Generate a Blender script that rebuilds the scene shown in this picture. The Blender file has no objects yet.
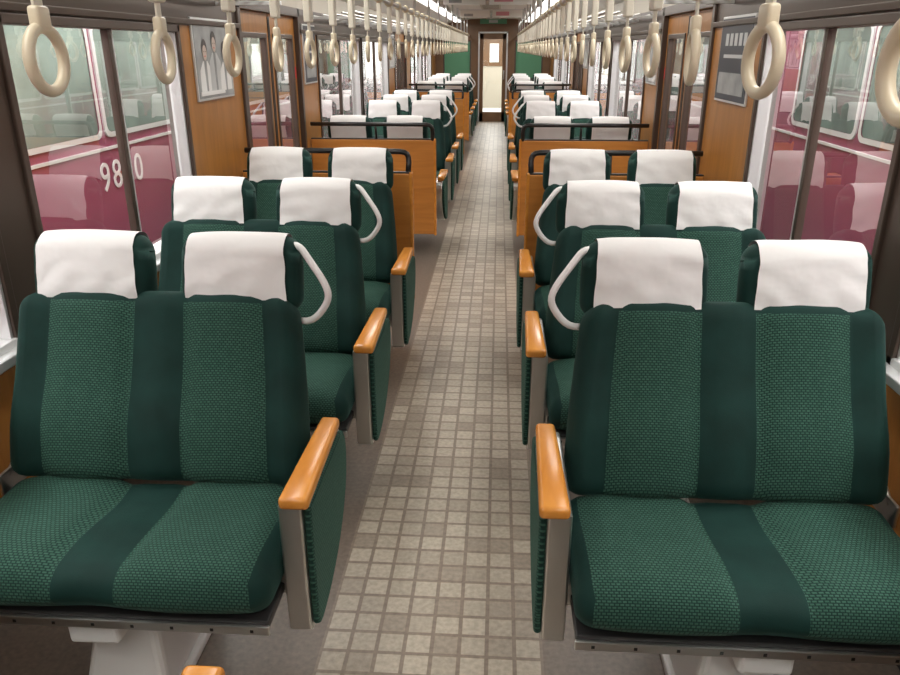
import bpy, bmesh, math, random
from mathutils import Vector, Matrix, noise
random.seed(4)
scene = bpy.context.scene
try:
    scene.view_settings.view_transform = 'Standard'
    scene.view_settings.look = 'None'
except Exception:
    pass
scene.view_settings.exposure = 0.0

# ------------------------------------------------------------------ materials
def new_mat(name):
    m = bpy.data.materials.new(name); m.use_nodes = True
    nt = m.node_tree
    return m, nt, nt.nodes['Principled BSDF']

def simple(name, col, rough=0.5, metal=0.0, sheen=0.0, spec=0.5, noise_amt=0.0, nscale=20, bump=0.0, bscale=200):
    m, nt, b = new_mat(name)
    b.inputs['Base Color'].default_value = (*col, 1)
    b.inputs['Roughness'].default_value = rough
    b.inputs['Metallic'].default_value = metal
    b.inputs['Specular IOR Level'].default_value = spec
    if sheen:
        b.inputs['Sheen Weight'].default_value = sheen
        b.inputs['Sheen Roughness'].default_value = 0.4
        b.inputs['Sheen Tint'].default_value = (0.22, 0.5, 0.42, 1)
    tc = nt.nodes.new('ShaderNodeTexCoord')
    if noise_amt:
        n = nt.nodes.new('ShaderNodeTexNoise'); n.inputs['Scale'].default_value = nscale
        n.inputs['Detail'].default_value = 4
        nt.links.new(tc.outputs['Object'], n.inputs['Vector'])
        mr = nt.nodes.new('ShaderNodeMapRange')
        mr.inputs['From Min'].default_value = 0.3; mr.inputs['From Max'].default_value = 0.7
        mr.inputs['To Min'].default_value = 1-noise_amt; mr.inputs['To Max'].default_value = 1+noise_amt
        nt.links.new(n.outputs['Fac'], mr.inputs['Value'])
        mx = nt.nodes.new('ShaderNodeVectorMath'); mx.operation = 'SCALE'
        mx.inputs[0].default_value = col
        nt.links.new(mr.outputs[0], mx.inputs['Scale'])
        nt.links.new(mx.outputs[0], b.inputs['Base Color'])
    if bump:
        n2 = nt.nodes.new('ShaderNodeTexNoise'); n2.inputs['Scale'].default_value = bscale
        nt.links.new(tc.outputs['Object'], n2.inputs['Vector'])
        bp = nt.nodes.new('ShaderNodeBump'); bp.inputs['Strength'].default_value = bump
        bp.inputs['Distance'].default_value = 0.01
        nt.links.new(n2.outputs['Fac'], bp.inputs['Height'])
        nt.links.new(bp.outputs[0], b.inputs['Normal'])
    return m

def weave(name, side=False):
    m, nt, b = new_mat(name)
    tc = nt.nodes.new('ShaderNodeTexCoord'); sp = nt.nodes.new('ShaderNodeSeparateXYZ')
    nt.links.new(tc.outputs['Object'], sp.inputs[0])
    cb = nt.nodes.new('ShaderNodeCombineXYZ')
    if side:
        nt.links.new(sp.outputs['Y'], cb.inputs['X']); nt.links.new(sp.outputs['Z'], cb.inputs['Y'])
    else:
        ad = nt.nodes.new('ShaderNodeMath'); ad.operation = 'ADD'
        nt.links.new(sp.outputs['Y'], ad.inputs[0]); nt.links.new(sp.outputs['Z'], ad.inputs[1])
        nt.links.new(sp.outputs['X'], cb.inputs['X']); nt.links.new(ad.outputs[0], cb.inputs['Y'])
    br = nt.nodes.new('ShaderNodeTexBrick')
    br.offset = 0.5
    br.inputs['Scale'].default_value = 1.0
    br.inputs['Brick Width'].default_value = 0.0115
    br.inputs['Row Height'].default_value = 0.0092
    br.inputs['Mortar Size'].default_value = 0.0028
    br.inputs['Mortar Smooth'].default_value = 0.9
    br.inputs['Color1'].default_value = (0.032, 0.092, 0.066, 1)
    br.inputs['Color2'].default_value = (0.046, 0.118, 0.086, 1)
    br.inputs['Mortar'].default_value = (0.006, 0.027, 0.021, 1)
    nt.links.new(cb.outputs[0], br.inputs['Vector'])
    nt.links.new(br.outputs['Color'], b.inputs['Base Color'])
    bp = nt.nodes.new('ShaderNodeBump'); bp.inputs['Strength'].default_value = 0.5; bp.inputs['Distance'].default_value = 0.002
    bp.invert = True
    nt.links.new(br.outputs['Fac'], bp.inputs['Height']); nt.links.new(bp.outputs[0], b.inputs['Normal'])
    b.inputs['Roughness'].default_value = 0.8
    b.inputs['Sheen Weight'].default_value = 0.12
    b.inputs['Sheen Tint'].default_value = (0.35, 0.65, 0.52, 1)
    b.inputs['Specular IOR Level'].default_value = 0.2
    return m

def wood(name, c1, c2, rough=0.35, sc=(6, 1.2, 14)):
    m, nt, b = new_mat(name)
    tc = nt.nodes.new('ShaderNodeTexCoord'); mp = nt.nodes.new('ShaderNodeMapping')
    mp.inputs['Scale'].default_value = sc
    nt.links.new(tc.outputs['Object'], mp.inputs[0])
    n = nt.nodes.new('ShaderNodeTexNoise'); n.inputs['Scale'].default_value = 2.5; n.inputs['Detail'].default_value = 6
    n.inputs['Distortion'].default_value = 0.6
    nt.links.new(mp.outputs[0], n.inputs['Vector'])
    cr = nt.nodes.new('ShaderNodeValToRGB')
    cr.color_ramp.elements[0].position = 0.3; cr.color_ramp.elements[0].color = (*c1, 1)
    cr.color_ramp.elements[1].position = 0.7; cr.color_ramp.elements[1].color = (*c2, 1)
    nt.links.new(n.outputs['Fac'], cr.inputs[0]); nt.links.new(cr.outputs[0], b.inputs['Base Color'])
    b.inputs['Roughness'].default_value = rough
    return m

def glassmat(name, tint=(0.93, 0.95, 0.94), mult=2.1):
    # double-sided Schlick reflectance (two glass surfaces)
    m = bpy.data.materials.new(name); m.use_nodes = True
    nt = m.node_tree; nt.nodes.clear(); L = nt.links.new
    o = nt.nodes.new('ShaderNodeOutputMaterial'); mx = nt.nodes.new('ShaderNodeMixShader')
    t = nt.nodes.new('ShaderNodeBsdfTransparent'); t.inputs[0].default_value = (*tint, 1)
    g = nt.nodes.new('ShaderNodeBsdfGlossy'); g.inputs['Roughness'].default_value = 0.01
    ge = nt.nodes.new('ShaderNodeNewGeometry')
    d = nt.nodes.new('ShaderNodeVectorMath'); d.operation = 'DOT_PRODUCT'
    L(ge.outputs['Incoming'], d.inputs[0]); L(ge.outputs['Normal'], d.inputs[1])
    def mth(op, a, bv=None, cv=None, clamp=False):
        n = nt.nodes.new('ShaderNodeMath'); n.operation = op; n.use_clamp = clamp
        if isinstance(a, (int, float)): n.inputs[0].default_value = a
        else: L(a, n.inputs[0])
        if bv is not None:
            if isinstance(bv, (int, float)): n.inputs[1].default_value = bv
            else: L(bv, n.inputs[1])
        if cv is not None: n.inputs[2].default_value = cv
        return n.outputs[0]
    a = mth('ABSOLUTE', d.outputs['Value'])
    one = mth('SUBTRACT', 1.0, a)
    p = mth('POWER', one, 4.0)
    f = mth('MULTIPLY_ADD', p, .96, .045)
    f = mth('MULTIPLY', f, mult, clamp=True)
    f = mth('MINIMUM', f, .8)
    L(f, mx.inputs[0]); L(t.outputs[0], mx.inputs[1]); L(g.outputs[0], mx.inputs[2])
    L(mx.outputs[0], o.inputs[0])
    return m

def emis(name, col, s):
    m, nt, b = new_mat(name)
    b.inputs['Base Color'].default_value = (*col, 1)
    b.inputs['Emission Color'].default_value = (*col, 1)
    b.inputs['Emission Strength'].default_value = s
    return m

def floor_mat():
    m, nt, b = new_mat('floor_vinyl')
    L = nt.links.new
    tc = nt.nodes.new('ShaderNodeTexCoord'); sp = nt.nodes.new('ShaderNodeSeparateXYZ')
    L(tc.outputs['Object'], sp.inputs[0])
    T = 0.08
    br = nt.nodes.new('ShaderNodeTexBrick'); br.offset = 0.0; br.squash = 1.0
    br.inputs['Scale'].default_value = 1.0
    br.inputs['Brick Width'].default_value = T; br.inputs['Row Height'].default_value = T
    br.inputs['Mortar Size'].default_value = 0.0066; br.inputs['Mortar Smooth'].default_value = 0.2
    L(tc.outputs['Object'], br.inputs['Vector'])
    dv = nt.nodes.new('ShaderNodeVectorMath'); dv.operation = 'SCALE'; dv.inputs['Scale'].default_value = 1/T
    L(tc.outputs['Object'], dv.inputs[0])
    fl = nt.nodes.new('ShaderNodeVectorMath'); fl.operation = 'FLOOR'; L(dv.outputs[0], fl.inputs[0])
    wn_ = nt.nodes.new('ShaderNodeTexWhiteNoise'); wn_.noise_dimensions = '2D'; L(fl.outputs[0], wn_.inputs['Vector'])
    cr = nt.nodes.new('ShaderNodeValToRGB'); cr.color_ramp.interpolation = 'LINEAR'
    cr.color_ramp.elements[0].position = 0.0; cr.color_ramp.elements[0].color = (0.30, 0.25, 0.195, 1)
    cr.color_ramp.elements[1].position = 1.0; cr.color_ramp.elements[1].color = (0.47, 0.415, 0.33, 1)
    e = cr.color_ramp.elements.new(0.35); e.color = (0.40, 0.348, 0.275, 1)
    L(wn_.outputs['Value'], cr.inputs[0])
    mt2 = nt.nodes.new('ShaderNodeMix'); mt2.data_type = 'RGBA'
    L(br.outputs['Fac'], mt2.inputs['Factor'])
    L(cr.outputs[0], mt2.inputs['A'])
    mt2.inputs['B'].default_value = (0.235, 0.188, 0.145, 1)
    n = nt.nodes.new('ShaderNodeTexNoise'); n.inputs['Scale'].default_value = 60; n.inputs['Detail'].default_value = 4
    L(tc.outputs['Object'], n.inputs['Vector'])
    mr = nt.nodes.new('ShaderNodeMapRange'); mr.inputs['From Min'].default_value = .25; mr.inputs['From Max'].default_value = .75
    mr.inputs['To Min'].default_value = 0.78; mr.inputs['To Max'].default_value = 1.22
    L(n.outputs['Fac'], mr.inputs['Value'])
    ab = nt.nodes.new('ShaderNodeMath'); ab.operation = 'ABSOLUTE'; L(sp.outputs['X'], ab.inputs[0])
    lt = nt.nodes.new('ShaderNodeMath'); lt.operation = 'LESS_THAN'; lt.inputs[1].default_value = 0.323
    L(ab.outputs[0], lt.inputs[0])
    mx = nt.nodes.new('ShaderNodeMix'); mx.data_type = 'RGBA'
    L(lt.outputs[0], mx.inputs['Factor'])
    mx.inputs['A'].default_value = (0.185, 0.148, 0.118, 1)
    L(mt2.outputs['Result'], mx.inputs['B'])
    sc = nt.nodes.new('ShaderNodeVectorMath'); sc.operation = 'SCALE'
    L(mx.outputs['Result'], sc.inputs[0]); L(mr.outputs[0], sc.inputs['Scale'])
    L(sc.outputs[0], b.inputs['Base Color'])
    b.inputs['Roughness'].default_value = 0.38
    return m

M = {
 'green': simple('green_velvet', (0.0055, 0.028, 0.023), 0.75, sheen=0.20, spec=0.2, noise_amt=0.22, nscale=8, bump=0.1, bscale=400),
 'weave': weave('green_pattern_fabric'), 'weave_side': weave('green_pattern_fabric_side', True),
 'white': simple('white_headrest_cloth', (0.76, 0.755, 0.745), 0.75, spec=0.15, bump=0.4, bscale=14),
 'armwood': wood('armrest_wood', (0.58, 0.22, 0.035), (0.72, 0.31, 0.06), 0.22, (10, 2, 10)),
 'wall': wood('wall_wood_laminate', (0.31, 0.128, 0.026), (0.42, 0.18, 0.040), 0.35, (8, 8, 1)),
 'panel': wood('partition_wood', (0.46, 0.18, 0.034), (0.58, 0.24, 0.050), 0.35, (1, 8, 10)),
 'metal': simple('brushed_steel', (0.60, 0.60, 0.58), 0.35, 1.0),
 'pedestal': simple('painted_pedestal', (0.82, 0.82, 0.80), 0.35, 0.1),
 'handle': simple('white_handle', (0.82, 0.82, 0.81), 0.25),
 'number': simple('number_paint', (0.62, 0.58, 0.58), 0.4),
 'darkmetal': simple('dark_frame_metal', (0.06, 0.06, 0.06), 0.45, 0.6),
 'bronze': simple('bronze_window_frame', (0.085, 0.060, 0.047), 0.35, 0.4),
 'black': simple('black_rail', (0.015, 0.015, 0.015), 0.3),
 'alu': simple('aluminium_sill', (0.70, 0.71, 0.71), 0.4, 0.5),
 'ceiling': simple('ceiling_white', (0.80, 0.79, 0.75), 0.6),
 'glass': glassmat('window_glass'),
 'ring': simple('cream_plastic', (0.70, 0.62, 0.46), 0.35),
 'strap': simple('cream_strap', (0.70, 0.66, 0.55), 0.5),
 'maroon': simple('maroon_paint', (0.235, 0.055, 0.10), 0.22, noise_amt=0.06, nscale=2),
 'pane': simple('reflective_pane', (0.17, 0.215, 0.19), 0.08, noise_amt=0.5, nscale=1.4),
 'gravel': simple('ballast_gravel', (0.34, 0.32, 0.29), 0.9, noise_amt=0.4, nscale=30),
 'floor': floor_mat(),
 'lamp': emis('lamp_diffuser', (1, 0.98, 0.94), 2.5),
 'beige': simple('beige_panel', (0.50, 0.45, 0.37), 0.5),
 'endwood': simple('end_wall_brown', (0.16, 0.085, 0.04), 0.4, noise_amt=.1, nscale=4),
 'poster_light': simple('poster_paper_light', (0.50, 0.51, 0.51), 0.5),
 'poster_mid': simple('poster_paper_mid', (0.30, 0.31, 0.31), 0.5, noise_amt=.25, nscale=9),
 'poster_dark': simple('poster_paper_dark', (0.03, 0.035, 0.05), 0.4),
 'poster_ink': simple('poster_ink', (0.06, 0.05, 0.05), 0.5),
 'skin': simple('poster_print_skin', (0.50, 0.40, 0.34), 0.5),
 'red': simple('red_sticker', (0.6, 0.03, 0.03), 0.5),
 'pink': simple('pink_print', (0.7, 0.3, 0.35), 0.5),
 'greenblind': simple('green_blind', (0.10, 0.28, 0.16), 0.7),
}

# ------------------------------------------------------------------ mesh builder
class Builder:
    def __init__(s, name):
        s.name = name; s.bm = bmesh.new(); s.mats = []
    def mi(s, key):
        if key not in s.mats: s.mats.append(key)
        return s.mats.index(key)
    def merge(s, t):
        me = bpy.data.meshes.new('tmp'); t.to_mesh(me); t.free()
        s.bm.from_mesh(me); bpy.data.meshes.remove(me)
    def box(s, lo, hi, mat, bev=0.0, rot=None, seg=2, smooth=False, taper=None):
        t = bmesh.new(); bmesh.ops.create_cube(t, size=1.0)
        lo = Vector(lo); hi = Vector(hi); c = (lo+hi)/2; d = hi-lo
        for v in t.verts:
            v.co = Vector((v.co.x*d.x, v.co.y*d.y, v.co.z*d.z))
            if taper: v.co = taper(v.co)
        if bev > 0:
            bmesh.ops.bevel(t, geom=t.edges[:], offset=bev, segments=seg, profile=0.5, affect='EDGES')
        for v in t.verts:
            if rot: v.co = rot @ v.co
            v.co += c
        i = s.mi(mat)
        for f in t.faces: f.material_index = i; f.smooth = smooth
        s.merge(t)
    def tube(s, pts, r, mat, seg=10, smooth_n=0, closed=False):
        P = [Vector(p) for p in pts]
        if smooth_n:
            for _ in range(smooth_n):
                Q = [P[0]] if not closed else []
                n = len(P)
                for i in range(n if closed else n-1):
                    a, b = P[i], P[(i+1) % n]
                    if closed or i > 0: Q.append(a*.75+b*.25)
                    if closed or i < n-2: Q.append(a*.25+b*.75)
                if not closed: Q.append(P[-1])
                P = Q
        t = bmesh.new(); rings = []
        n = len(P); up = None
        for i in range(n):
            if closed: d = P[(i+1) % n]-P[i-1]
            else: d = P[min(i+1, n-1)]-P[max(i-1, 0)]
            d.normalize()
            if up is None:
                up = Vector((0, 0, 1)) if abs(d.z) < 0.9 else Vector((1, 0, 0))
            a = d.cross(up).normalized(); up = a.cross(d).normalized()
            rings.append([t.verts.new(P[i]+a*math.cos(2*math.pi*k/seg)*r+up*math.sin(2*math.pi*k/seg)*r) for k in range(seg)])
        for i in range(n if closed else n-1):
            A, B = rings[i], rings[(i+1) % n]
            for k in range(seg):
                t.faces.new((A[k], A[(k+1) % seg], B[(k+1) % seg], B[k]))
        if not closed:
            t.faces.new(rings[0]); t.faces.new(rings[-1])
        bmesh.ops.recalc_face_normals(t, faces=t.faces)
        i = s.mi(mat)
        for f in t.faces: f.material_index = i; f.smooth = True
        s.merge(t)
    def prism(s, prof, axis, a, b, mat, bev=0.0, smooth=False, seg=2):
        t = bmesh.new()
        def mk(p, w):
            if axis == 'x': return (w, p[0], p[1])
            if axis == 'y': return (p[0], w, p[1])
            return (p[0], p[1], w)
        A = [t.verts.new(mk(p, a)) for p in prof]; B = [t.verts.new(mk(p, b)) for p in prof]
        n = len(prof)
        for k in range(n): t.faces.new((A[k], A[(k+1) % n], B[(k+1) % n], B[k]))
        f1 = t.faces.new(A); f2 = t.faces.new(B)
        bmesh.ops.recalc_face_normals(t, faces=t.faces)
        if bev:
            es = list(set(f1.edges[:]+f2.edges[:]))
            bmesh.ops.bevel(t, geom=es, offset=bev, segments=seg, profile=0.5, affect='EDGES')
        i = s.mi(mat)
        for f in t.faces: f.material_index = i; f.smooth = smooth
        s.merge(t)
    def soft(s, hs, r, cuts, deform, matfn):
        t = bmesh.new(); vm = {}
        def V(p):
            k = tuple(round(c, 5) for c in p)
            if k not in vm:
                q = Vector(p)
                inn = Vector([max(-(hs[i]-r), min(hs[i]-r, q[i])) for i in range(3)])
                d = q-inn
                if d.length > 1e-9: q = inn+d.normalized()*r
                vm[k] = (t.verts.new(deform(q.copy())), q.copy())
            return vm[k][0]
        xs, ys, zs = cuts
        fc = []
        def quad(ps):
            f = t.faces.new([V(p) for p in ps])
            c = sum((Vector(p) for p in ps), Vector())/4
            fc.append((f, c))
        for si in (-1, 1):
            for i in range(len(xs)-1):
                for j in range(len(zs)-1):
                    y = si*hs[1]
                    quad([(xs[i], y, zs[j]), (xs[i+1], y, zs[j]), (xs[i+1], y, zs[j+1]), (xs[i], y, zs[j+1])])
                for j in range(len(ys)-1):
                    z = si*hs[2]
                    quad([(xs[i], ys[j], z), (xs[i+1], ys[j], z), (xs[i+1], ys[j+1], z), (xs[i], ys[j+1], z)])
            for i in range(len(ys)-1):
                for j in range(len(zs)-1):
                    x = si*hs[0]
                    quad([(x, ys[i], zs[j]), (x, ys[i+1], zs[j]), (x, ys[i+1], zs[j+1]), (x, ys[i], zs[j+1])])
        for f, c in fc:
            f.material_index = s.mi(matfn(c)); f.smooth = True
        bmesh.ops.recalc_face_normals(t, faces=t.faces)
        s.merge(t)
    def sheet(s, fn, nu, nv, mat):
        t = bmesh.new()
        g = [[t.verts.new(fn(i/nu, j/nv)) for j in range(nv+1)] for i in range(nu+1)]
        for i in range(nu):
            for j in range(nv):
                t.faces.new((g[i][j], g[i+1][j], g[i+1][j+1], g[i][j+1]))
        i = s.mi(mat)
        for f in t.faces: f.material_index = i; f.smooth = True
        s.merge(t)
    def mesh(s, mirror=False):
        if mirror:
            for v in s.bm.verts: v.co.x = -v.co.x
            bmesh.ops.reverse_faces(s.bm, faces=s.bm.faces)
        me = bpy.data.meshes.new(s.name); s.bm.to_mesh(me); s.bm.free()
        for k in s.mats: me.materials.append(M[k])
        return me
    def obj(s, loc=(0, 0, 0), name=None, parent=None):
        me = s.mesh(); return place(me, name or s.name, loc, parent=parent)

def place(me, name, loc=(0, 0, 0), rz=0.0, parent=None):
    o = bpy.data.objects.new(name, me); o.location = loc; o.rotation_euler = (0, 0, rz)
    scene.collection.objects.link(o)
    if parent: o.parent = parent
    return o

def cuts(h, r, inner, n_extra=0):
    e = [-h, -h+.3*r, -h+.65*r, -h+r]
    e2 = [-x for x in reversed(e)]
    mid = [c for c in inner if -h+r+.004 < c < h-r-.004]
    return e+sorted(mid)+e2

def lin(a, b, n): return [a+(b-a)*i/n for i in range(n+1)]
def gs(x, c, w): return math.exp(-((x-c)/w)**2)

# ------------------------------------------------------------------ seat
def build_seat(name, mirror, grab=True, cvar=0.0):
    B = Builder(name)
    SX = 0.225
    # ---- cushion
    hs = (0.445, 0.235, 0.068)
    xs = cuts(hs[0], .055, [-.36, -.31, -.25, -.2, -.15, -.115, -.09, -.078, -.04, 0, .04, .078, .09, .115, .15, .2, .25, .31, .36])
    ys = cuts(hs[1], .055, lin(-.17, .17, 8)); zs = cuts(hs[2], .055, [0])
    cc = Vector((0, -.185, .388))
    def dc(q):
        top = max(0, q.z/hs[2])
        ax = abs(q.x)
        b = 0.024*math.cos(min(1, abs(ax-SX-.02)/.19)*math.pi/2)
        q.z += top*(b-0.014*gs(ax, .085, .016)-.004*gs(ax, .0, .05))
        q.z += top*.006*noise.noise(q*9+Vector((cvar, 0, 0)))
        q.z -= top*.012*gs(ax, SX, .10)*gs(q.y, .0, .11)
        q.z -= top*.022*gs(q.y, .13, .10)
        q.z += top*.008*gs(q.y, -.12, .08)
        fr = max(0, -q.y/hs[1])
        q.y -= .016*math.cos(min(1, abs(ax-SX)/.2)*math.pi/2)*fr**3
        if q.z < 0: q.y += .04*fr*(-q.z/hs[2])
        return q+cc
    def mc(c):
        ax = abs(c.x)
        if c.z < -hs[2]+.002: return 'darkmetal'
        return 'weave' if .084 < ax < .40 else 'green'
    B.soft(hs, .055, (xs, ys, zs), dc, mc)
    # ---- backrest
    hb = (0.445, 0.055, 0.28)
    xb = cuts(hb[0], .05, [-.39, -.345, -.335, -.30, -.25, -.2, -.15, -.115, -.09, -.078, -.04, 0, .04, .078, .09, .115, .15, .2, .25, .30, .335, .345, .39])
    yb = cuts(hb[1], .05, [0]); zb = cuts(hb[2], .05, lin(-.22, .22, 9))
    lean = Matrix.Rotation(math.radians(-22), 3, 'X')
    def db(q):
        ax = abs(q.x); f = 1 if q.y < 0 else 0
        tz = max(0.0, min(1.0, (q.z+hb[2])/(2*hb[2])))
        if f:
            k = min(1, -q.y/.04)
            q.y -= k*(.020*math.cos(min(1, abs(ax-SX)/.14)*math.pi/2)+.018*gs(ax, .40, .045)+.014*gs(ax, 0, .055))
            q.y -= k*.020*gs(tz, .28, .22)
            q.y += k*(.014*gs(ax, .085, .012)+.014*gs(ax, .34, .012))
            q.y += k*.005*noise.noise(q*8+Vector((3+cvar, 0, 1)))
        if q.x < 0: q.x *= 1-.11*tz**1.6
        else: q.x *= 1-.02*tz
        q.z -= .02*gs(ax, .445, .06)*tz
        return (lean @ q)+Vector((0, .152, .695))
    def mb(c):
        ax = abs(c.x)
        if c.y > hb[1]-.002: return 'green'
        return 'weave' if (.084 < ax < .34 and c.z < .24) else 'green'
    B.soft(hb, .05, (xb, yb, zb), db, mb)
    # ---- headrests + cloth covers
    hl = Matrix.Rotation(math.radians(-12), 3, 'X')
    for k, cx in enumerate((-SX, SX)):
        hh = (0.180, 0.054, 0.114)
        o = Vector((cx, .287, 1.008))
        xh = cuts(hh[0], .048, lin(-.12, .12, 5)); yh = cuts(hh[1], .048, [0]); zh = cuts(hh[2], .048, lin(-.06, .06, 4))
        def bulge(x, y, z):
            if y < 0: y -= .014*math.cos(min(1, abs(x)/.18)*math.pi/2)*math.cos(min(1, abs(z)/.13)*math.pi/2)
            if z > .06: z -= .010*(abs(x)/.178)**3
            return x, y, z
        def dh(q, o=o):
            x, y, z = bulge(q.x, q.y, q.z)
            if z > 0: x *= 1-.03*(z/.125)
            return (hl @ Vector((x, y, z)))+o
        B.soft(hh, .048, (xh, yh, zh), dh, lambda c: 'green')
        yy, zz, rr = hh[1]+.0055, hh[2]+.0050, .053
        path = []
        zb0 = -.076
        for i in range(11): path.append((-yy, zb0+(zz-rr-zb0)*i/10))
        for i in range(1, 6):
            a = math.pi-math.pi/2*i/6; path.append((-yy+rr+rr*math.cos(a), zz-rr+rr*math.sin(a)))
        path.append((-yy+rr, zz)); path.append((yy-rr, zz))
        for i in range(1, 6):
            a = math.pi/2-math.pi/2*i/6; path.append((yy-rr+rr*math.cos(a), zz-rr+rr*math.sin(a)))
        for i in range(5): path.append((yy, zz-rr-(zz-rr+.07)*i/4))
        np_ = len(path)-1
        def cv(u, v, o=o, cx=cx, path=path):
            p = path[int(round(v*np_))]
            tt = min(1, v*np_/13.0)
            w = .150-.007*tt+.0008*math.sin(p[1]*60+cvar+cx*9)
            x = (u*2-1)*w+.003*math.sin(cvar*3+cx*20)
            y, z = p
            ed = abs(u*2-1)
            wr = .0042*noise.noise(Vector((x*10+cx*40+cvar, p[1]*26, cx*9+p[0]*10)))
            wr += .0024*math.sin(p[1]*85+x*30+cvar+cx*5)*gs(ed, 1, .40)
            wr += .0022*math.sin(x*60+p[1]*38+cx*12+cvar)*gs(p[1], -.05, .06)
            x2, y, z = bulge(x, y, z)
            s_ = -1 if p[0] < 0 else 1
            if p[1] < .09: y += s_*(wr+.003)
            else: z += wr*.4+.0010
            if v == 0: z += .0015*math.sin(u*8+cx*8+cvar)
            return (hl @ Vector((x, y, z)))+o
        B.sheet(cv, 22, np_, 'white')
    # ---- armrest (aisle side = -x)
    prof = [(-.285, .585), (.15, .585), (.185, .54), (.19, .47), (.165, .39), (.10, .31), (.01, .245), (-.09, .205), (-.18, .185), (-.255, .18), (-.285, .205)]
    def chai(p):
        q = []
        n = len(p)
        for i in range(n):
            a, b = p[i], p[(i+1) % n]
            if i == 0 : q += [a, (a[0]*.1+b[0]*.9, a[1]*.1+b[1]*.9)]; continue
            q += [(a[0]*.75+b[0]*.25, a[1]*.75+b[1]*.25), (a[0]*.25+b[0]*.75, a[1]*.25+b[1]*.75)]
        return q
    pr = chai(prof)
    B.prism(pr, 'x', -.512, -.452, 'metal', bev=.006, seg=3)
    inset = [(-.045+(y+.045)*.94, .39+(z-.39)*.95) for y, z in pr]
    B.prism(inset, 'x', -.531, -.511, 'weave_side', bev=.009, smooth=False, seg=3)
    def tp(v):
        k = .5-v.y/.44
        w = .80+.28*max(0, min(1, k))
        return Vector((v.x*w, v.y, v.z))
    B.box((-.532, -.305, .583), (-.462, .135, .618), 'armwood', bev=.0125, seg=4, smooth=True, taper=tp)
    # ---- grab handle
    if grab:
        B.tube([(-.36, .30, 1.088), (-.40, .285, 1.095), (-.43, .265, 1.06), (-.488, .235, .985), (-.490, .235, .94), (-.44, .245, .875), (-.39, .255, .87)], .0105, 'handle', seg=10, smooth_n=2)
    # wall side bracket
    B.box((.448, -.02, .40), (.46, .16, .47), 'metal', bev=.004)
    B.tube([(.455, .02, .45), (.455, .10, .50), (.44, .13, .53)], .008, 'metal', smooth_n=1)
    # ---- under frame
    B.box((-.44, -.395, .300), (.44, .02, .326), 'darkmetal', bev=.004)
    B.box((-.443, -.405, .290), (.443, -.394, .316), 'metal', bev=.003)
    for i in range(9):
        x = -.4+.1*i
        B.box((x-.004, -.4065, .299), (x+.004, -.404, .307), 'black')
    B.box((-.465, -.25, .29), (-.43, .05, .36), 'metal', bev=.004)
    # pedestal
    def pt(v):
        k = .5-v.z/.27
        return Vector((v.x*(.72+.45*k), v.y*(.8+.35*k), v.z))
    B.box((-.125, -.34, .028), (.075, .02, .298), 'pedestal', bev=.02, seg=3, taper=pt, smooth=False)
    B.box((-.155, -.37, .0), (.105, .06, .03), 'pedestal', bev=.008)
    B.box((-.05, -.392, .225), (.08, -.29, .296), 'pedestal', bev=.012, seg=3)
    B.box((-.25, -.30, .27), (.22, -.24, .300), 'darkmetal', bev=.004)
    B.box((-.25, -.08, .27), (.22, -.02, .300), 'darkmetal', bev=.004)
    return B.mesh(mirror)

seat_R = build_seat('train_seat_mesh_r', False, True, 0.0)   # aisle on -x
seat_L = build_seat('train_seat_mesh_l', True, True, 2.1)    # aisle on +x
seat_R2 = build_seat('train_seat_mesh_r2', False, True, 4.4)
seat_L2 = build_seat('train_seat_mesh_l2', True, True, 5.7)
seat_R3 = build_seat('train_seat_mesh_r3', False, False, 7.3)
seat_L3 = build_seat('train_seat_mesh_l3', True, False, 9.2)
SC = 0.812
for i, y0 in enumerate((1.82, 2.82, 3.84, 7.80, 8.80, 9.80, 14.6, 15.6, 16.6)):
    a, b = ((seat_L, seat_R), (seat_L2, seat_R2), (seat_L3, seat_R3))[(0, 1, 2, 1, 0, 2, 0, 1, 2)[i]]
    place(a, 'train_seat', (-SC, y0, 0)); place(b, 'train_seat', (SC, y0, 0))
for yL, yR in ((.695, .655), (6.50, 6.50), (13.3, 13.3)):
    dx = .02 if yL < 1 else 0
    place(seat_R3, 'train_seat', (-SC-dx, yL, 0), math.pi); place(seat_L3, 'train_seat', (SC, yR, 0), math.pi)

# ------------------------------------------------------------------ partitions
def partition(s, y, face):
    B = Builder('partition_panel')
    x0, x1 = .335, 1.322
    def bx(xa, xb, ya, yb, za, zb, m, bev=.004):
        B.box((min(s*xa, s*xb), min(ya, yb), za), (max(s*xa, s*xb), max(ya, yb), zb), m, bev)
    bx(x0, x1, -.016, .016, .20, .955, 'panel', .006)
    bx(x0-.008, x0+.012, -.02, .02, .19, .965, 'armwood', .008)
    bx(x0, x1, -.012, .012, .955, .965, 'darkmetal', .002)
    for xx in (x0+.28, x1-.1): bx(xx, xx+.04, -.012, .012, 0, .205, 'darkmetal')
    yo = -.035*face
    B.tube([(s*(x0+.02), 0, .95), (s*(x0+.015), yo, 1.03), (s*(x0+.03), yo, 1.068), (s*(x0+.08), yo, 1.075), (s*.8, yo, 1.075), (s*(x1-.01), yo, 1.075)], .016, 'black', smooth_n=1)
    B.tube([(s*.80, 0, .95), (s*.80, yo, 1.075)], .009, 'black')
    return B.obj((0, y, 0))
for s in (-1, 1):
    for y, f in ((4.36, -1), (6.06, 1), (11.13, -1), (12.86, 1)):
        partition(s, y, f)

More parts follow.
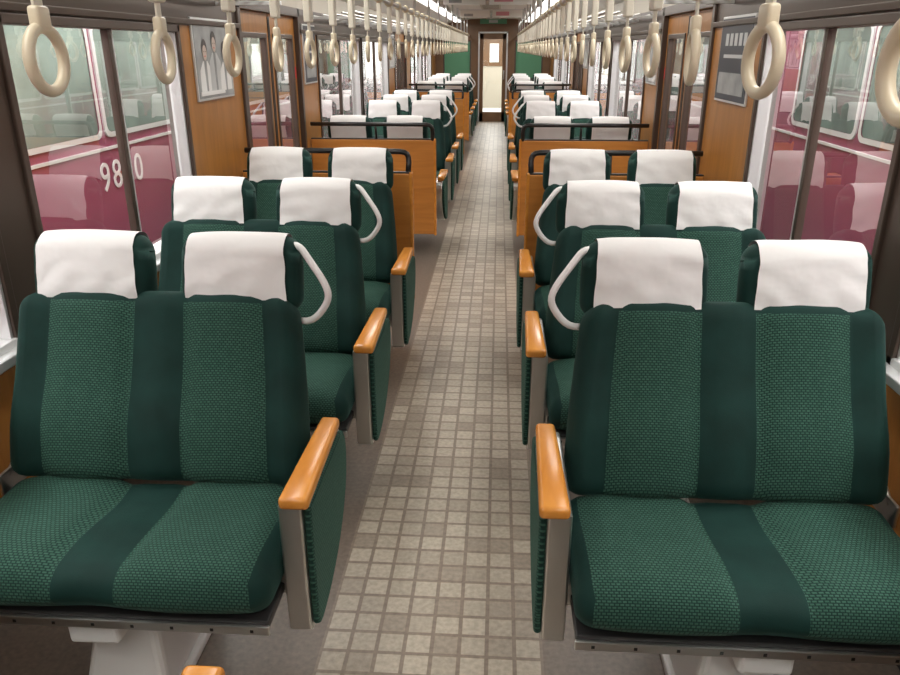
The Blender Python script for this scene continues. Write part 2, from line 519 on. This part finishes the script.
# ------------------------------------------------------------------ shell
WX, WO = 1.33, 1.42
Y0, Y1 = -2.0, 18.5
ZS, ZT = .76, 1.73
doors_y = [(4.50, 5.90), (11.25, 12.65)]
wins = [(-1.75, -.55), (-.45, .62), (.80, 2.12), (2.30, 3.66), (6.45, 8.45), (8.55, 10.60), (13.25, 15.2), (15.3, 17.3)]
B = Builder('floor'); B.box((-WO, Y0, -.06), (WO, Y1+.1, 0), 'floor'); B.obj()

def shell_wall(s, name):
    B = Builder(name)
    def bx(ya, yb, za, zb, m, xi=WX, xo=WO):
        B.box((min(s*xi, s*xo), ya, za), (max(s*xi, s*xo), yb, zb), m)
    edges = [Y0]+[e for d in doors_y for e in d]+[Y1]
    for i in range(0, len(edges), 2):
        bx(edges[i], edges[i+1], 0, ZS, 'wall')
    bx(Y0, Y1, 1.90, 2.06, 'beige')
    for i in range(0, len(edges), 2):
        bx(edges[i], edges[i+1], ZT, 1.90, 'bronze')
    occ = sorted(wins+doors_y); cur = Y0
    for a, b in occ+[(Y1, Y1)]:
        if a > cur+.001:
            wide = (a-cur) > .35
            bx(cur, a, ZS, ZT, 'wall' if wide else 'bronze')
        cur = b
    return B.obj()
shell_wall(-1, 'wall_left'); shell_wall(1, 'wall_right')

def wall_trim(s, n):
    B = Builder('trim_%d' % n)
    edges = [Y0]+[e for d in doors_y for e in d]+[Y1]
    for i in range(0, len(edges), 2):
        a, b = edges[i], edges[i+1]
        B.box((min(s*(WX-.012), s*WX), a, 0), (max(s*(WX-.012), s*WX), b, .09), 'darkmetal', .003)
        B.box((min(s*(WX-.02), s*WX), a, ZT+.005), (max(s*(WX-.02), s*WX), b, ZT+.03), 'bronze', .003)
    return B.obj()
wall_trim(-1, 1); wall_trim(1, 2)

wn = 0
for s in (-1, 1):
    for (a, b) in wins:
        wn += 1
        B = Builder('window_%d' % wn)
        xi, xo = WX-.012, WO-.01
        def bx(ya, yb, za, zb, m, x0=xi, x1=xo, bev=.004):
            B.box((min(s*x0, s*x1), ya, za), (max(s*x0, s*x1), yb, zb), m, bev)
        w = .032
        bx(a, a+w, ZS, ZT, 'bronze'); bx(b-w, b, ZS, ZT, 'bronze')
        bx(a, b, ZT-w, ZT, 'bronze'); bx(a, b, ZS, ZS+.03, 'alu')
        bx(a-.0, b+.0, ZS-.025, ZS+.006, 'alu', WX-.05, WX, .004)
        mid = a+(b-a)*.56
        bx(mid-.014, mid+.014, ZS+.03, ZT-w, 'bronze', WX+.03, WX+.06, .002)
        bx(mid+.018, mid+.026, ZS+.03, ZT-w, 'alu', WX+.03, WX+.055, .001)
        bx(b-w-.012, b-w, ZS+.03, ZT-w, 'alu', WX+.0, WX+.055, .001)
        t = bmesh.new(); xg = s*(WX+.045)
        vs = [t.verts.new(p) for p in ((xg, a+w, ZS+.03), (xg, b-w, ZS+.03), (xg, b-w, ZT-w), (xg, a+w, ZT-w))]
        f = t.faces.new(vs); f.material_index = B.mi('glass'); B.merge(t)
        B.obj()

dn = 0
for s in (-1, 1):
    for (a, b) in doors_y:
        dn += 1
        B = Builder('door_%d' % dn)
        def bx(ya, yb, za, zb, m, x0=WX+.02, x1=WX+.055, bev=.004):
            B.box((min(s*x0, s*x1), ya, za), (max(s*x0, s*x1), yb, zb), m, bev)
        bx(a, a+.05, 0, 1.90, 'bronze', WX-.015, WO); bx(b-.05, b, 0, 1.90, 'bronze', WX-.015, WO)
        bx(a, b, 1.84, 1.90, 'bronze', WX-.015, WO); bx(a, b, 0, .012, 'alu', WX-.005, WO)
        m_ = (a+b)/2
        for (p, q) in ((a+.05, m_-.003), (m_+.003, b-.05)):
            wz0, wz1, e = .78, 1.70, .09
            bx(p, q, .012, wz0, 'wall'); bx(p, q, wz1, 1.84, 'wall')
            bx(p, p+e, wz0, wz1, 'wall'); bx(q-e, q, wz0, wz1, 'wall')
            bx(p+e-.02, p+e+.01, wz0-.02, wz1+.02, 'bronze', WX+.012, WX+.05); bx(q-e-.01, q-e+.02, wz0-.02, wz1+.02, 'bronze', WX+.012, WX+.05)
            bx(p+e, q-e, wz0-.02, wz0+.01, 'bronze', WX+.012, WX+.05); bx(p+e, q-e, wz1-.01, wz1+.02, 'bronze', WX+.012, WX+.05)
            t = bmesh.new(); xg = s*(WX+.035)
            vs = [t.verts.new(pp) for pp in ((xg, p+e, wz0), (xg, q-e, wz0), (xg, q-e, wz1), (xg, p+e, wz1))]
            f = t.faces.new(vs); f.material_index = B.mi('glass'); B.merge(t)
        bx(m_-.022, m_-.004, .05, 1.82, 'black', WX+.015, WX+.03); bx(m_+.004, m_+.022, .05, 1.82, 'black', WX+.015, WX+.03)
        bx(b-.13, b-.075, 1.42, 1.50, 'red', WX+.016, WX+.02, .001)
        B.obj()

# end wall with gangway door
B = Builder('wall_end')
dw = .34
B.box((-WX, Y1, 0), (-dw, Y1+.08, .95), 'endwood'); B.box((dw, Y1, 0), (WX, Y1+.08, .95), 'endwood')
for s in (-1, 1):
    def bx(xa, xb, za, zb, m): B.box((min(s*xa, s*xb), Y1, za), (max(s*xa, s*xb), Y1+.08, zb), m)
    bx(dw, .50, .95, 1.98, 'endwood'); bx(1.15, WX, .95, 1.98, 'endwood')
    bx(.50, 1.15, 1.80, 1.98, 'endwood')
B.box((-WX, Y1, 1.98), (WX, Y1+.08, 2.32), 'endwood')
B.obj()
for s in (-1, 1):
    wn += 1
    B = Builder('window_%d' % wn)
    B.box((min(s*.50, s*1.15), Y1+.03, .95), (max(s*.50, s*1.15), Y1+.05, 1.80), 'greenblind')
    for (xa, xb, za, zb) in ((.50, .53, .95, 1.8), (1.12, 1.15, .95, 1.8), (.53, 1.12, .95, .98), (.53, 1.12, 1.77, 1.8)):
        B.box((min(s*xa, s*xb), Y1-.01, za), (max(s*xa, s*xb), Y1+.03, zb), 'bronze', .003)
    B.obj()
dn += 1
B = Builder('door_%d' % dn)
for (xa, xb, za, zb, m) in ((-dw, -dw+.035, 0, 1.98, 'alu'), (dw-.035, dw, 0, 1.98, 'alu'), (-dw, dw, 1.945, 1.98, 'alu'),
        (-dw+.035, -dw+.12, 0, 1.945, 'endwood'), (dw-.12, dw-.035, 0, 1.945, 'endwood'), (-dw+.035, dw-.035, 0, .22, 'endwood'), (-dw+.035, dw-.035, 1.82, 1.945, 'endwood')):
    B.box((xa, Y1+.0, za), (xb, Y1+.06, zb), m, .004)
t = bmesh.new()
vs = [t.verts.new(p) for p in ((-dw+.12, Y1+.03, .22), (dw-.12, Y1+.03, .22), (dw-.12, Y1+.03, 1.83), (-dw+.12, Y1+.03, 1.83))]
f = t.faces.new(vs); f.material_index = B.mi('glass'); B.merge(t)
B.tube([(dw-.08, Y1-.02, .95), (dw-.08, Y1-.02, 1.15)], .01, 'alu')
B.obj()
# gangway beyond
B = Builder('gangway_passage')
B.box((-.6, Y1+.12, -.05), (.6, Y1+4.5, .0), 'ceiling')
B.box((-.62, Y1+.12, 0), (-.58, Y1+4.5, 2.1), 'ceiling'); B.box((.58, Y1+.12, 0), (.62, Y1+4.5, 2.1), 'ceiling')
B.box((-.6, Y1+.12, 2.06), (.6, Y1+4.5, 2.1), 'ceiling'); B.box((-.6, Y1+4.46, 0), (.6, Y1+4.5, 2.06), 'beige')
B.box((-.1, Y1+.8, 2.03), (.1, Y1+4.0, 2.06), 'lamp')
B.box((-.42, Y1+4.42, 1.15), (.42, Y1+4.46, 1.9), 'endwood', .01)
B.box((-.13, Y1+4.40, 1.25), (.13, Y1+4.43, 1.75), 'ceiling', .01)
B.obj()
ld = bpy.data.lights.new('gangway_light', 'AREA'); ld.shape = 'RECTANGLE'; ld.size = .2; ld.size_y = 3.2; ld.energy = 60
lo = bpy.data.objects.new('gangway_light', ld); lo.location = (0, Y1+2.4, 2.02); scene.collection.objects.link(lo)
B = Builder('wall_back'); B.box((-WX, Y0-.08, 0), (WX, Y0, 2.3), 'wall'); B.obj()

# ceiling
B = Builder('ceiling')
prof = [(-WO, 2.04), (-1.30, 2.05), (-1.1, 2.13), (-.85, 2.20), (-.5, 2.245), (0, 2.265), (.5, 2.245), (.85, 2.20), (1.1, 2.13), (1.30, 2.05), (WO, 2.04), (WO, 2.36), (-WO, 2.36)]
B.prism(prof, 'y', Y0-.08, Y1+.08, 'ceiling'); B.obj()
for k in range(6):
    ya = -1.6+k*3.35
    for s in (-1, 1):
        B = Builder('ceiling_lamp')
        B.box((s*.78-.08, ya, 2.165), (s*.78+.08, ya+2.9, 2.20), 'lamp', .008)
        B.box((s*.78-.095, ya-.02, 2.18), (s*.78+.095, ya+2.92, 2.212), 'alu', .004)
        B.obj()
        ld = bpy.data.lights.new('lamp_light', 'AREA'); ld.shape = 'RECTANGLE'; ld.size = .16; ld.size_y = 2.9
        ld.energy = 16; ld.color = (1, .97, .92)
        lo = bpy.data.objects.new('lamp_light', ld); lo.location = (s*.78, ya+1.45, 2.155); scene.collection.objects.link(lo)
B = Builder('ceiling_air_duct')
B.box((-.16, Y0+.1, 2.235), (.16, Y1-.1, 2.262), 'beige', .004)
for k in range(60):
    y = Y0+.3+k*.33; B.box((-.13, y, 2.231), (.13, y+.02, 2.236), 'darkmetal')
B.obj()

# hanging adverts
for y in (13.6, 9.6):
    B = Builder('hanging_advert')
    B.box((-.52, -.003, 0), (-.02, .003, .115), 'ceiling'); B.box((.02, -.003, 0), (.52, .003, .115), 'ceiling')
    B.box((.08, -.004, .03), (.3, -.002, .09), 'pink'); B.box((-.45, -.004, .02), (-.3, -.002, .06), 'poster_mid')
    B.box((-.54, -.006, .112), (.54, .006, .125), 'alu')
    for x in (-.4, .4): B.box((x-.004, -.004, .12), (x+.004, .004, .15), 'alu')
    B.obj((0, y, 2.105))
B = Builder('exit_sign')
B.box((-.3, -.02, 0), (.3, .02, .1), 'greenblind', .004); B.box((-.1, -.022, .02), (.1, -.02, .08), 'poster_light')
B.obj((0, 18.3, 2.14))

# ------------------------------------------------------------------ straps, rails, racks
B = Builder('hanging_strap_mesh')
ring = [(0, math.sin(a)*.0455, math.cos(a)*.0470) for a in [2*math.pi*i/36 for i in range(36)]]
B.tube(ring, .0094, 'ring', seg=12, closed=True)
B.box((-.010, -.017, .042), (.010, .017, .078), 'ring', .006, seg=3, smooth=True)
B.box((-.0025, -.012, .074), (.0025, .012, .262), 'strap', .001)
B.box((-.013, -.022, .105), (.013, .022, .262), 'strap', .006, seg=3)
B.tube([(0, -.022, .287), (0, .022, .287)], .026, 'ring', seg=14)
strap = B.mesh()
RX, RZ = .55, 1.90
k = 0
y = .775
while y < 17.8:
    for s in (-1, 1):
        if s == -1 and y < 1: continue
        rz = random.uniform(-.12, .12)
        if k == 1: rz = -.02 if s == -1 else .17
        if k == 0: rz = .1
        if k == 2 and s == -1: rz = .06
        place(strap, 'hanging_strap', (s*RX, y, RZ-.287), rz)
    y += .44; k += 1
for s in (-1, 1):
    B = Builder('strap_rail')
    B.tube([(s*RX, Y0+.05, RZ), (s*RX, Y1-.05, RZ)], .014, 'metal', seg=12)
    yy = .1
    while yy < 18:
        B.tube([(s*RX, yy, RZ), (s*RX, yy, 2.24)], .010, 'metal', seg=8); yy += 1.32
    B.obj()
    for (a, b) in ((Y0+.1, 4.2), (6.2, 10.9), (13.0, 18.2)):
        B = Builder('luggage_rack')
        for i in range(5):
            x = WX-.05-.075*i
            B.tube([(s*x, a, 1.86+.008*i), (s*x, b, 1.86+.008*i)], .008 if i < 4 else .013, 'metal', seg=8)
        n = int((b-a)/.9)+1
        for j in range(n+1):
            yy = a+(b-a)*j/n
            B.box((min(s*.98, s*WX), yy-.008, 1.838), (max(s*.98, s*WX), yy+.008, 1.858), 'alu', .003)
        B.obj()

# ------------------------------------------------------------------ posters on pillars
def poster(s, ya, yb, za, zb, kind):
    B = Builder('framed_poster')
    def bx(p, q, r_, t_, m, d0, d1, bev=0.0):
        x0, x1 = s*(WX-d0), s*(WX-d1)
        B.box((min(x0, x1), p, r_), (max(x0, x1), q, t_), m, bev)
    bx(ya, yb, za, zb, 'alu', 0, .012, .003)
    bx(ya+.012, yb-.012, za+.012, zb-.012, 'poster_mid' if kind == 0 else 'poster_dark', .011, .014)
    w, h = yb-ya, zb-za
    def poly(pts, m, d):
        t = bmesh.new()
        f = t.faces.new([t.verts.new((s*(WX-d), a, b)) for a, b in pts]); f.material_index = B.mi(m); B.merge(t)
    def disc(cy, cz, ry, rz_, m, d=.0155):
        poly([(cy+ry*math.cos(2*math.pi*i/20), cz+rz_*math.sin(2*math.pi*i/20)) for i in range(20)], m, d)
    if kind == 0:
        for i, (fx, hz) in enumerate(((.24, .60), (.50, .70), (.77, .58))):
            cy = ya+w*fx; cz = za+h*hz
            poly([(cy-.085, za+.04), (cy+.085, za+.04), (cy+.08, cz-.09), (cy+.03, cz-.045), (cy-.03, cz-.045), (cy-.08, cz-.09)], ('handle', 'poster_light', 'handle')[i], .0146+.0004*i)
            poly([(cy-.012, za+.04), (cy+.012, za+.04), (cy+.018, cz-.045), (cy-.018, cz-.045)], 'poster_mid', .0148+.0004*i)
            disc(cy, cz+.012, .036, .046, 'poster_ink', .0160)
            disc(cy, cz-.006, .028, .036, 'skin', .0163)
            disc(cy-.010, cz+.0, .004, .003, 'poster_ink', .0166); disc(cy+.010, cz+.0, .004, .003, 'poster_ink', .0166)
            disc(cy, cz-.022, .009, .003, 'red', .0166)
        bx(ya+.03, yb-.16, za+.025, za+.045, 'handle', .013, .0172)
    else:
        for i in range(5):
            bx(ya+w*(.15+.14*i), ya+w*(.24+.14*i), za+h*.66, za+h*.80, 'poster_light', .013, .0155)
        bx(ya+.05, yb-.1, za+h*.52, za+h*.56, 'poster_light', .013, .0155)
        bx(ya+.05, yb-.05, za+h*.1, za+h*.35, 'poster_mid', .013, .0155)
    B.obj()
poster(-1, 3.80, 4.33, 1.38, 1.77, 0); poster(1, 3.78, 4.32, 1.37, 1.78, 1)
poster(-1, 5.98, 6.38, 1.37, 1.80, 1); poster(1, 5.98, 6.38, 1.37, 1.80, 0)
poster(-1, 10.68, 11.2, 1.37, 1.80, 0); poster(1, 10.68, 11.2, 1.37, 1.80, 0)

# ------------------------------------------------------------------ neighbouring trains
def rrect(y0, y1, z0, z1, r, n=6):
    pts = []
    for (cy, cz, a0) in ((y1-r, z1-r, 0), (y0+r, z1-r, 90), (y0+r, z0+r, 180), (y1-r, z0+r, 270)):
        for i in range(n+1):
            a = math.radians(a0+90*i/n); pts.append((cy+r*math.cos(a), cz+r*math.sin(a)))
    return pts
def neighbour(s, X, starts):
    B = Builder('maroon_train_car')
    ya, yb = -8, 32
    prof = [(0, -.85), (0, 2.2), (.08, 2.4), (.35, 2.55), (1.4, 2.7), (2.6, 2.4), (2.75, 2.2), (2.75, -.85)]
    B.prism([(s*(X+p), z) for p, z in prof], 'y', ya, yb, 'maroon')
    for y in starts:
        for (p, q) in ((y, y+1.18), (y+1.22, y+2.4)):
            o = rrect(p, q, 1.05, 1.80, .07); i_ = rrect(p+.035, q-.035, 1.085, 1.765, .05)
            t = bmesh.new()
            xf = s*(X-.012)
            O = [t.verts.new((xf, a, b)) for a, b in o]; I = [t.verts.new((xf, a, b)) for a, b in i_]
            O2 = [t.verts.new((s*X, a, b)) for a, b in o]
            n = len(o)
            for k in range(n):
                t.faces.new((O[k], O[(k+1) % n], I[(k+1) % n], I[k])); t.faces.new((O[k], O[(k+1) % n], O2[(k+1) % n], O2[k]))
            for f in t.faces: f.material_index = B.mi('alu')
            t2 = bmesh.new()
            f = t2.faces.new([t2.verts.new((s*(X-.004), a, b)) for a, b in i_]); f.material_index = B.mi('pane')
            B.merge(t); B.merge(t2)
    B.box((min(s*X, s*(X-.01)), ya, .97), (max(s*X, s*(X-.01)), yb, .99), 'alu')
    for yy in (-3, 2, 9, 14, 22):
        B.box((min(s*(X+.2), s*(X+2.5)), yy, -1.15), (max(s*(X+.2), s*(X+2.5)), yy+2.2, -.85), 'darkmetal', .03)
    return B.obj()
nl = neighbour(-1, 2.55, (-6, -2.6, .95, 3.95, 7.9, 10.5, 14.2, 17.2, 20.5, 24))
nr = neighbour(1, 2.55, (-6, -2.6, .95, 4.1, 7.9, 10.5, 14.2, 17.2, 20.5, 24))
cu = bpy.data.curves.new('car_number', 'FONT'); cu.body = '9810'; cu.size = .28; cu.extrude = .002; cu.space_character = 1.2
to = bpy.data.objects.new('car_number', cu); to.location = (-2.545, 5.02, .70); to.rotation_euler = (math.pi/2, 0, math.pi/2)
cu.materials.append(M['number']); scene.collection.objects.link(to); to.parent = nl
B = Builder('ground'); B.box((-30, -30, -1.25), (30, 60, -1.15), 'gravel'); B.obj()

# ------------------------------------------------------------------ world + camera
w = bpy.data.worlds.new('World'); scene.world = w; w.use_nodes = True
bg = w.node_tree.nodes['Background']; bg.inputs[0].default_value = (1.0, 0.99, 0.97, 1); bg.inputs[1].default_value = 9.5

cd = bpy.data.cameras.new('Camera'); cd.sensor_width = 36; cd.lens = 30.0; cd.clip_start = .02; cd.clip_end = 200
cam = bpy.data.objects.new('Camera', cd); cam.location = (.16, 0, 1.63)
cam.rotation_euler = (math.radians(90-21.1), 0, math.radians(3.56))
scene.collection.objects.link(cam); scene.camera = cam
